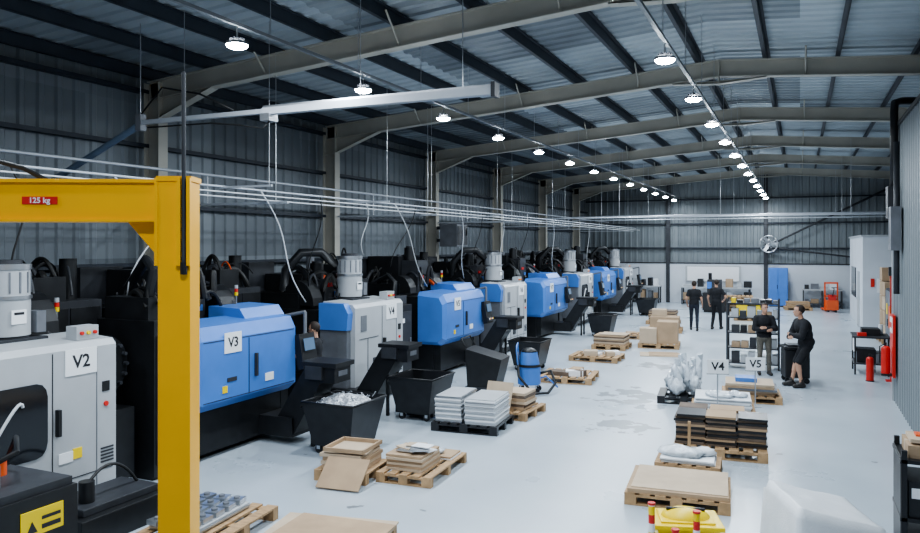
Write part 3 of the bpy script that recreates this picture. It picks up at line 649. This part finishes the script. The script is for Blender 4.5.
for sx in(-.2,.2):
    for sy in(-.2,.2): b.cyl((sx,sy-.03,.06),(sx,sy+.03,.06),.06,BLKPL,seg=12); b.bx(sx-.02,sx+.02,sy-.03,sy+.03,.06,.14,STEEL)
b.obj('wheeled_plastic_bin',(-.1,18.62,0),.2,.02)
b=MB()
b.cyl((0,0,.18),(0,0,.55),.24,BLUE,seg=24); b.cyl((0,0,.55),(0,0,.6),.26,BLACK,seg=24); b.cyl((0,0,.6),(0,0,.85),.22,BLUE,.17,seg=24); b.sph((0,0,.85),(.17,.17,.09),BLACK)
for t in range(4): 
    a=t*math.pi/2+.7; b.cyl((.26*math.cos(a),.26*math.sin(a)-.02,.06),(.26*math.cos(a),.26*math.sin(a)+.02,.06),.06,BLKPL,seg=12); b.cyl((.26*math.cos(a),.26*math.sin(a),.06),(.2*math.cos(a),.2*math.sin(a),.22),.015,STEEL,seg=6)
b.tube([(-.2,-.25,.3),(-.25,-.3,.9),(-.25,-.25,1.0),(-.25,.25,1.0),(-.25,.3,.9),(-.2,.25,.3)],.016,BLUE)
b.tube([(.22,0,.4),(.45,.1,.45),(.55,.0,.2),(.4,-.3,.05),(.1,-.45,.05),(-.2,-.4,.4),(-.25,-.1,.85)],.03,BLACK)
b.tube([(.0,.15,.2),(.35,.25,.3),(.6,.3,.06)],.02,BLUE)
b.obj('industrial_vacuum_cleaner',(-5.2,15.0,0),.3)
b=MB(); b.prism([(-.35,.1),(.25,.1),(.4,.7),(-.4,.9)],'y',-.35,.35,BLACK); b.bx(-.4,.35,-.36,.36,.0,.1,DGREY); b.tube([(-.38,-.3,.9),(-.5,-.3,1.1),(-.5,.3,1.1),(-.38,.3,.9)],.018,BLACK)
b.obj('swarf_trolley',(-6.1,14.9,0),.1,.01)
# ------------------------------------------------------------------ right side mid/far
b=MB()
for sx in(-.35,.35):
    for sy in(-.45,.45): b.bx(sx-.02,sx+.02,sy-.02,sy+.02,0,.9,BLKPL)
b.bx(-.4,.4,-.5,.5,.88,.92,DGREY); b.bx(-.38,.38,-.48,.48,.25,.28,DGREY); b.bx(-.3,.1,-.3,.2,.28,.6,BLKPL); b.bx(.1,.3,-.4,.4,.28,.5,MGREY)
b.bx(-.2,.2,-.2,.3,.92,1.08,BLKPL); b.bx(-.3,-.1,-.4,-.25,.92,1.0,RED); b.cyl((.25,.3,.92),(.25,.3,1.15),.05,PAPER); b.bx(-.36,-.34,-.3,.3,.5,.85,PAPER)
b.obj('tool_trolley',(1.55,20.7,0),0,.006)
b=MB(); b.bx(2.05,XR-.1,30.5,38.0,0,3.4,BLOCK); b.bx(2.0,XR-.1,30.45,38.05,3.4,3.46,LGREY); b.bx(2.02,2.06,32.0,33.0,0,2.1,LGREY); b.bx(2.0,2.03,32.85,32.92,1.0,1.1,STEEL); b.bx(2.02,2.05,34.0,36.5,1.0,2.2,GLASS)
b.bx(2.5,3.1,30.46,30.49,1.4,1.9,PAPER); b.bx(2.3,2.42,30.46,30.49,1.6,1.9,RED)
b.obj('wall_office_partition')
b=MB(); z=pallet(b,1.0,1.2); 
for k in range(4): carton(b,0,-.3+.02*k,z+.45*k,.8,.55,.43,CARD if k%2 else CARD2)
for k in range(5): carton(b,0,.3,z+.45*k,.8,.5,.43,CARD)
b.obj('stacked_cartons',(2.8,27.5,0),.05)
b=MB(); b.cyl((0,0,.02),(0,0,.5),.08,RED,seg=18); b.sph((0,0,.5),(.08,.08,.06),RED); b.cyl((0,0,.54),(0,0,.62),.02,BLACK); b.tube([(0,0,.6),(.1,0,.58),(.1,0,.2)],.012,BLACK); b.cyl((0,0,0),(0,0,.02),.09,BLKPL)
ext=b.obj('fire_extinguisher',(2.1,21.6,0)); dup(ext,(2.4,21.6,0)); dup(ext,(1.45,19.4,0))
b=MB(); b.bx(-.03,.03,-.03,.03,0,2.6,RED); b.bx(-.06,.5,-.04,.04,2.4,2.6,DGREY); b.bx(-.12,.12,-.12,.12,0,.02,RED); b.bx(-.05,-.03,-.15,.15,1.2,1.7,ORANGE); b.obj('protective_post',(1.9,19.6,0))
for yy,ww in ((18.2,.5),(23.4,.7)):
    b=MB(); b.bx(-.3,.3,-ww,ww,0,1.9,DGREY); b.bx(-.32,-.3,-ww+.05,-.02,.05,1.85,MGREY); b.bx(-.32,-.3,.02,ww-.05,.05,1.85,MGREY); b.bx(-.34,-.32,-.08,-.05,.9,1.1,BLACK); b.bx(-.33,-.32,.1,.35,1.2,1.5,YEL2); b.bx(-.25,.2,-.3,.3,1.9,2.2,CARD)
    b.obj('storage_cupboard',(2.5,yy,0),0,.008)
b=MB(); b.bx(3.95,4.1,21.6,22.6,2.6,3.8,DGREY); b.bx(3.93,3.95,21.65,22.55,2.65,3.75,MGREY); b.cyl((4.05,22.1,3.8),(4.05,22.1,6.4),.04,DGREY); b.bx(3.95,4.1,24.5,25.0,2.2,3.0,BLKPL); b.cyl((4.05,24.7,3.0),(4.05,24.7,6.4),.03,DGREY)
b.obj('wall_distribution_board')
b=MB(); b.bx(-.45,.45,-.25,.25,.05,1.95,BLUE); b.bx(-.44,-.01,-.27,-.25,.1,1.9,BLUE); b.bx(.01,.44,-.27,-.25,.1,1.9,BLUE); b.bx(-.05,-.02,-.3,-.27,.9,1.1,BLACK); b.bx(-.42,.42,-.22,.22,0,.05,BLACK)
b.obj('blue_tool_cabinet',(-1.0,41.1,0),0,.01)
b=MB(); b.ring((0,0,0),(0,1,0),.42,.035,STEEL,28); b.cyl((0,-.02,0),(0,.08,0),.09,MGREY)
for k in range(3): 
    t=k*2*math.pi/3; M=Matrix.Rotation(t,3,'Y')@Matrix.Rotation(.4,3,'X'); b.box(Matrix.Rotation(t,3,'Y')@Vector((.22,0,0)),(.32,.01,.17),STEEL,M)
for k in range(12):
    t=k*math.pi/6; b.cyl((0,-.06,0),(.42*math.cos(t),-.02,.42*math.sin(t)),.006,STEEL,seg=5)
b.ring((0,-.05,0),(0,1,0),.22,.006,STEEL,20,5); b.cyl((0,.05,0),(0,.42,0),.03,DGREY)
b.obj('wall_mounted_fan',(-1.45,41.2,3.15))
def bench(x,y,L,rz=0):
    b=MB(); b.bx(-L/2,L/2,-.35,.35,.86,.92,LGREY)
    for sx in(-L/2+.05,0,L/2-.05):
        for sy in(-.3,.3): b.bx(sx-.03,sx+.03,sy-.03,sy+.03,0,.86,DGREY)
    b.bx(-L/2,L/2,-.3,.3,.2,.23,DGREY)
    k=-L/2+.1
    while k<L/2-.3:
        ww=R(.15,.45); hh=R(.08,.45); b.bx(k,k+ww,-.2,.25,.92,.92+hh,random.choice([BLKPL,PAPER,BLUE,MGREY,CARD,LGREY,BLKPL])); 
        b.bx(k,k+ww,-.2,.25,.23,.23+R(.1,.5),random.choice([BLKPL,CARD,MGREY,LGREY])); k+=ww+R(.05,.3)
    b.obj('workbench',(x,y,0),rz)
bench(-4.0,41.0,3.4); bench(-8.3,41.0,3.0); bench(1.0,41.1,1.8)
b=MB(); b.bx(-1.4,1.4,-.02,.02,1.15,2.0,LGREY); b.bx(-1.3,1.3,-.03,-.02,1.2,1.95,PAPER); b.obj('whiteboard',(-4.2,41.66,0))
b=MB()
b.bx(-.25,.25,-.12,.15,.1,.55,ORANGE); b.bx(-.3,-.24,.15,.2,.1,1.35,ORANGE); b.bx(.24,.3,.15,.2,.1,1.35,ORANGE); b.bx(-.3,.3,.15,.2,1.3,1.38,ORANGE); b.bx(-.3,.3,.15,.2,.7,.76,ORANGE); b.bx(-.22,-.1,.2,1.2,.05,.12,ORANGE); b.bx(.1,.22,.2,1.2,.05,.12,ORANGE); b.bx(-.15,.15,-.1,.1,.55,.8,RED)
b.tube([(0,-.1,.75),(0,-.35,1.1),(-.12,-.38,1.15),(.12,-.38,1.15)],.02,BLACK); 
for sx in(-.16,.16): b.cyl((sx-.03,0,.08),(sx+.03,0,.08),.08,BLKPL); b.cyl((sx-.03,1.1,.04),(sx+.03,1.1,.04),.04,BLKPL)
b.obj('pallet_stacker',(1.35,38.6,0),.2)
b=MB(); z=pallet(b,1.2,1.0); stack(b,0,0,1.0,.8,z,z+.25,5,[WOOD,CARD]); b.obj(PB,(-.1,39.4,0),.1)
b=MB(); z=0
for k in range(5): z=pallet(b,1.2,1.0,WOOD,z)
b.obj('stack_of_pallets',(-2.6,37.5,0),.05)
b=MB(); z=pallet(b,1.2,1.0); b.bx(-.5,.5,-.4,.4,z,z+.5,YEL2); b.bx(-.52,.52,-.42,.42,z+.5,z+.55,BLKPL); b.obj('pallet_with_yellow_crate',(-1.9,33.2,0),.05,.01)
b=MB(); b.bx(-.5,.5,-.4,.4,.1,.9,BLKPL); b.bx(-.3,.3,-.3,.3,.9,1.5,DGREY); b.cyl((-.2,0,1.5),(-.2,0,1.8),.08,BLACK); b.bx(-.31,-.1,-.31,-.3,1.1,1.4,BLUE); b.bx(-.45,.45,-.35,.35,0,.1,BLACK); b.obj('bench_grinder_station',(-3.6,36.5,0),0,.01)
# ------------------------------------------------------------------ people
def evalmesh(vs,fs,vox,sm=3):
    me=bpy.data.meshes.new('tmp'); me.from_pydata(vs,[],fs); me.update()
    o=bpy.data.objects.new('tmp',me); bpy.context.scene.collection.objects.link(o)
    r=o.modifiers.new('r','REMESH'); r.mode='VOXEL'; r.voxel_size=vox
    s=o.modifiers.new('s','SMOOTH'); s.factor=.5; s.iterations=sm
    bpy.context.view_layer.update()
    out=bpy.data.meshes.new_from_object(o.evaluated_get(bpy.context.evaluated_depsgraph_get()))
    bpy.data.objects.remove(o); return out
class Blob:
    def __init__(s): s.v=[];s.f=[];s.p=[]
    def _sph(s,c,r,M=None,n=16,h=10):
        o=len(s.v); rv=Vector((r,r,r)) if isinstance(r,(int,float)) else Vector(r)
        s.v.append(c+( (M@Vector((0,0,rv.z))) if M else Vector((0,0,rv.z))))
        for j in range(1,h):
            ph=math.pi*j/h
            for i in range(n):
                t=2*math.pi*i/n; q=Vector((math.sin(ph)*math.cos(t)*rv.x,math.sin(ph)*math.sin(t)*rv.y,math.cos(ph)*rv.z))
                s.v.append(c+((M@q) if M else q))
        s.v.append(c+((M@Vector((0,0,-rv.z))) if M else Vector((0,0,-rv.z))))
        for i in range(n):
            s.f.append((o,o+1+i,o+1+(i+1)%n)); e=o+1+(h-2)*n; s.f.append((e+n,e+(i+1)%n,e+i))
        for j in range(h-2):
            for i in range(n):
                a=o+1+j*n; s.f.append((a+i,a+n+i,a+n+(i+1)%n,a+(i+1)%n))
    def cap(s,p0,p1,r0,r1,lab):
        p0=Vector(p0);p1=Vector(p1); s._sph(p0,r0); s._sph(p1,r1)
        d=(p1-p0).normalized(); a=d.orthogonal().normalized(); b=d.cross(a); o=len(s.v); n=16
        for p,r in((p0,r0),(p1,r1)):
            for i in range(n): t=2*math.pi*i/n; s.v.append(p+(a*math.cos(t)+b*math.sin(t))*r)
        for i in range(n): s.f.append((o+i,o+(i+1)%n,o+n+(i+1)%n,o+n+i))
        s.f.append(tuple(range(o+n-1,o-1,-1))); s.f.append(tuple(range(o+n,o+2*n)))
        s.p.append(('c',p0,p1,r0,r1,lab))
    def ell(s,c,r,M,lab):
        c=Vector(c); s._sph(c,r,M); s.p.append(('e',c,Vector(r),M.inverted(),0,lab))
    def label(s,q):
        best=1e9;lb=None
        for p in s.p:
            if p[0]=='c':
                d=p[2]-p[1]; t=max(0,min(1,(q-p[1]).dot(d)/d.length_squared)); dd=(q-p[1]-d*t).length-(p[3]+(p[4]-p[3])*t)
            else:
                l=p[3]@(q-p[1]); dd=(Vector((l.x/p[2].x,l.y/p[2].y,l.z/p[2].z)).length-1)*min(p[2])
            if dd<best: best=dd;lb=p[5]
        return lb
def person(name,loc,yaw,J,top=CLOTHB,legs=CLOTHN,short_sleeve=True,shorts=False,head_yaw=0,head_pitch=0,hair=HAIR,scale=1.0,bulk=1.0):
    D=dict(pelvis=(0,0,.94),chest=(0,0,1.26),neck=(0,0,1.46),head=(.02,0,1.62),
      shL=(0,.175,1.385),elL=(-.03,.235,1.10),wrL=(.05,.22,.86),shR=(0,-.175,1.385),elR=(-.03,-.235,1.10),wrR=(.05,-.22,.86),
      hipL=(0,.09,.90),knL=(.03,.105,.49),anL=(-.01,.115,.085),hipR=(0,-.09,.90),knR=(.03,-.105,.49),anR=(-.01,-.115,.085),
      toeL=(.15,.135,.045),toeR=(.15,-.135,.045),handL=None,handR=None,palmL=(0,-1,0),palmR=(0,1,0))
    D.update(J); D={k:(Vector(v) if v is not None else None) for k,v in D.items()}
    B=Blob()
    up=(D['neck']-D['pelvis']).normalized(); lat=(D['shL']-D['shR']); lat=(lat-up*lat.dot(up)).normalized(); fw=lat.cross(up).normalized()
    M=Matrix((fw,lat,up)).transposed(); k=bulk
    B.ell(D['chest']+up*.03,(.118*k,.165*k,.19),M,'top'); B.ell(D['chest']-up*.12,(.112*k,.145*k,.18),M,'top'); B.ell(D['pelvis']+up*.05,(.12*k,.152*k,.13),M,'top'); B.ell(D['pelvis']-up*.03,(.118,.155,.11),M,'legs')
    B.cap(D['shL']-lat*.02,D['shR']+lat*.02,.062*k,.062*k,'top')
    B.cap(D['neck']-up*.06,D['neck']+(D['head']-D['neck'])*.55,.056,.052,'skin')
    B.cap(D['neck']-up*.07,D['neck']-up*.035,.085,.07,'top')
    for s in 'LR':
        sh,el,wr=D['sh'+s],D['el'+s],D['wr'+s]
        if short_sleeve:
            mid=sh.lerp(el,.62); B.cap(sh,mid,.06,.056,'top'); B.cap(mid,el,.043,.038,'skin'); B.cap(el,wr,.039,.026,'skin')
        else: B.cap(sh,el,.062*k,.05*k,'top'); B.cap(el,wr.lerp(el,.06),.05*k,.036*k,'top')
        hp,kn,an,to=D['hip'+s],D['kn'+s],D['an'+s],D['toe'+s]
        if shorts:
            B.cap(hp,kn.lerp(hp,.12),.092,.082,'legs'); B.cap(kn,an,.052,.034,'skin'); B.cap(kn+Vector((0,0,.03)),kn.lerp(an,.35),.05,.054,'skin'); B.cap(an+Vector((0,0,.07)),an,.04,.042,'shoe')
        else: B.cap(hp,kn,.09,.062,'legs'); B.cap(kn,an+Vector((0,0,.02)),.062,.048,'legs'); B.cap(kn.lerp(an,.1),kn.lerp(an,.4),.062,.062,'legs')
        heel=an+(an-to)*.3; heel.z=.045; B.cap(heel,to,.045,.042,'shoe'); B.cap(an,an.lerp(to,.5),.045,.04,'shoe')
    me=evalmesh(B.v,B.f,.016,3)
    mm={'top':top,'legs':legs,'skin':SKIN,'shoe':SHOE}
    b=MB(); b.addmesh(me,Matrix.Identity(4),top,True,lambda p:mm[B.label(p.center)])
    for s in 'LR':
        wr=D['wr'+s]; d=(D['hand'+s] if D['hand'+s] else (wr-D['el'+s])).normalized(); n=D['palm'+s]; n=(n-d*n.dot(d)).normalized()
        sd=d.cross(n).normalized()
        if sd.dot(Vector((1,0,0)))<0 and D['hand'+s] is None: sd=-sd
        H=Blob(); Mh=Matrix((d,sd,n)).transposed()
        H.cap(wr-d*.03,wr+d*.02,.026,.024,'s'); H.ell(wr+d*.05,(.052,.041,.017),Mh,'s')
        for kk,(off,ln) in enumerate(((.030,.070),(.010,.080),(-.010,.074),(-.029,.058))):
            p=wr+d*.088+sd*off; dd=d.copy(); rr=.0095
            for q,fr in enumerate((.45,.3,.25)):
                a=math.radians((18,30,25)[q]); dd=(dd*math.cos(a)+n*math.sin(a)).normalized(); p2=p+dd*ln*fr
                H.cap(p,p2,rr,rr-.001,'s'); p=p2; rr-=.0008
        p=wr+d*.03+sd*.032; dd=(d*.75+sd*.6+n*.25).normalized()
        for fr in(.035,.03): p2=p+dd*fr; H.cap(p,p2,.0115,.010,'s'); p=p2; dd=(dd+d*.4+n*.2).normalized()
        hm=evalmesh(H.v,H.f,.0055,1); b.addmesh(hm,Matrix.Identity(4),SKIN,True)
    hc=D['head']; Mr=(Matrix.Rotation(head_yaw,3,'Z')@Matrix.Rotation(head_pitch,3,'Y'))
    H=Blob(); I=Matrix.Identity(3)
    H.ell((0,0,.03),(.097,.077,.092),I,'s'); H.ell((.018,0,-.035),(.075,.062,.085),I,'s'); H.cap((.06,0,-.085),(.045,0,-.09),.03,.03,'s')
    H.cap((.092,0,.012),(.108,0,-.022),.009,.014,'s'); H.cap((.085,.0,-.056),(.087,0,-.06),.02,.02,'s')
    for sy in(-1,1): H.ell((-.0,sy*.078,-.005),(.018,.009,.03),I,'s'); H.ell((.078,sy*.03,.028),(.015,.022,.008),I,'s')
    hm=evalmesh([Vector(v) for v in H.v],H.f,.008,2); T=Matrix.Translation(hc)@Mr.to_4x4()
    b.addmesh(hm,T,SKIN,True)
    for sy in(-1,1):
        b.sph(hc+Mr@Vector((.083,sy*.031,.008)),(.01,.014,.007),PAPER,8,Mr); b.sph(hc+Mr@Vector((.091,sy*.031,.008)),(.004,.006,.006),INK,8,Mr)
        b.box(hc+Mr@Vector((.093,sy*.031,.03)),(.008,.032,.006),hair,Mr)
    b.sph(hc+Mr@Vector((.098,0,-.056)),(.009,.024,.005),LIPS,8,Mr)
    vs=[];fs=[];n=24;h=14
    for j in range(h+1):
        ph=math.pi*j/h
        for i in range(n):
            t=2*math.pi*i/n; v=Vector((math.sin(ph)*math.cos(t)*.106,math.sin(ph)*math.sin(t)*.086,math.cos(ph)*.104)); v*=1+.03*mnoise.noise(v*30); vs.append(hc+Mr@(v+Vector((-.006,0,.036))))
    for j in range(h):
        for i in range(n):
            ph=math.pi*(j+.5)/h; t=2*math.pi*(i+.5)/n; x=math.sin(ph)*math.cos(t); z=math.cos(ph)
            if z>.55 or (x<.15 and z>-.35) or (x<-.4 and z>-.85): fs.append((j*n+i,j*n+(i+1)%n,(j+1)*n+(i+1)%n,(j+1)*n+i))
    b.add(vs,fs,hair,True)
    o=b.obj(name,loc,yaw); o.scale=(scale,)*3
    return o
person('man_walking',(-3.5,28.3,0),math.radians(95),dict(knL=(.12,.10,.5),anL=(.16,.11,.085),toeL=(.32,.12,.045),knR=(.02,-.10,.49),anR=(-.2,-.11,.11),toeR=(-.06,-.12,.05),elR=(-.08,-.25,1.12),wrR=(.1,-.27,.9),elL=(-.05,.26,1.13),wrL=(.12,.24,.92)),top=CLOTHB,legs=CLOTHN,bulk=1.15,scale=1.03)
person('man_walking',(-2.8,29.0,0),math.radians(80),dict(knL=(.05,.11,.49),anL=(-.1,.12,.09),toeL=(.05,.13,.045),knR=(.1,-.11,.5),anR=(.12,-.12,.085),toeR=(.28,-.13,.045),elR=(-.02,-.33,1.14),wrR=(.16,-.22,1.02),elL=(-.08,.27,1.12),wrL=(.08,.28,.9)),top=CLOTHB,legs=CLOTHB,head_yaw=.4,scale=1.05,bulk=1.15)
AF=dict(elL=(.09,.25,1.13),wrL=(.2,.02,1.16),elR=(.09,-.25,1.13),wrR=(.21,-.0,1.10),handL=(.1,-1,.05),handR=(.1,1,.1),palmL=(-1,0,0),palmR=(-1,0,0))
person('man_standing',(-.78,19.3,0),math.radians(-75),AF,top=CLOTHB,legs=KHAKI,short_sleeve=False,head_yaw=.3,scale=.98,bulk=1.2)
LN=dict(pelvis=(-.12,0,.88),chest=(-.05,0,1.2),neck=(.0,0,1.40),head=(.04,0,1.56),shL=(-.01,.18,1.325),shR=(-.01,-.18,1.325),hipL=(-.11,.09,.85),hipR=(-.11,-.09,.85),
  knL=(.12,.12,.5),anL=(.05,.13,.085),toeL=(.21,.15,.045),knR=(.06,-.1,.47),anR=(.14,-.12,.085),toeR=(.3,-.13,.045),
  elL=(.1,.24,1.06),wrL=(.24,.03,1.08),elR=(.09,-.25,1.06),wrR=(.25,-.02,1.02),handL=(.1,-1,.05),handR=(.1,1,.1),palmL=(-1,0,0),palmR=(-1,0,0))
person('man_leaning',(.02,18.0,0),math.radians(-155),LN,top=CLOTHB,legs=CLOTHB,short_sleeve=False,shorts=True,head_yaw=-.3,scale=1.06,bulk=1.35)
person('machine_operator',(-7.75,10.95,0),math.radians(190),dict(elL=(.1,.23,1.12),wrL=(.3,.15,1.15),elR=(.1,-.23,1.12),wrR=(.3,-.15,1.2)),top=CLOTHB,legs=CLOTHB,head_pitch=.2)
# ------------------------------------------------------------------ world & camera
w=bpy.data.worlds.new('world'); bpy.context.scene.world=w; w.use_nodes=True
w.node_tree.nodes['Background'].inputs[0].default_value=(.5,.65,.85,1); w.node_tree.nodes['Background'].inputs[1].default_value=.3
cam=bpy.data.cameras.new('camera'); co=bpy.data.objects.new('camera',cam); bpy.context.scene.collection.objects.link(co)
co.location=(0,0,3.1); co.rotation_euler=(math.radians(90),0,math.atan(340/750)); cam.sensor_width=36; cam.lens=750*36/920; cam.shift_y=-21.5/920; cam.clip_end=200
bpy.context.scene.camera=co
try: bpy.context.scene.view_settings.look='AgX - Medium High Contrast'
except Exception: pass
bpy.context.scene.view_settings.exposure=.15
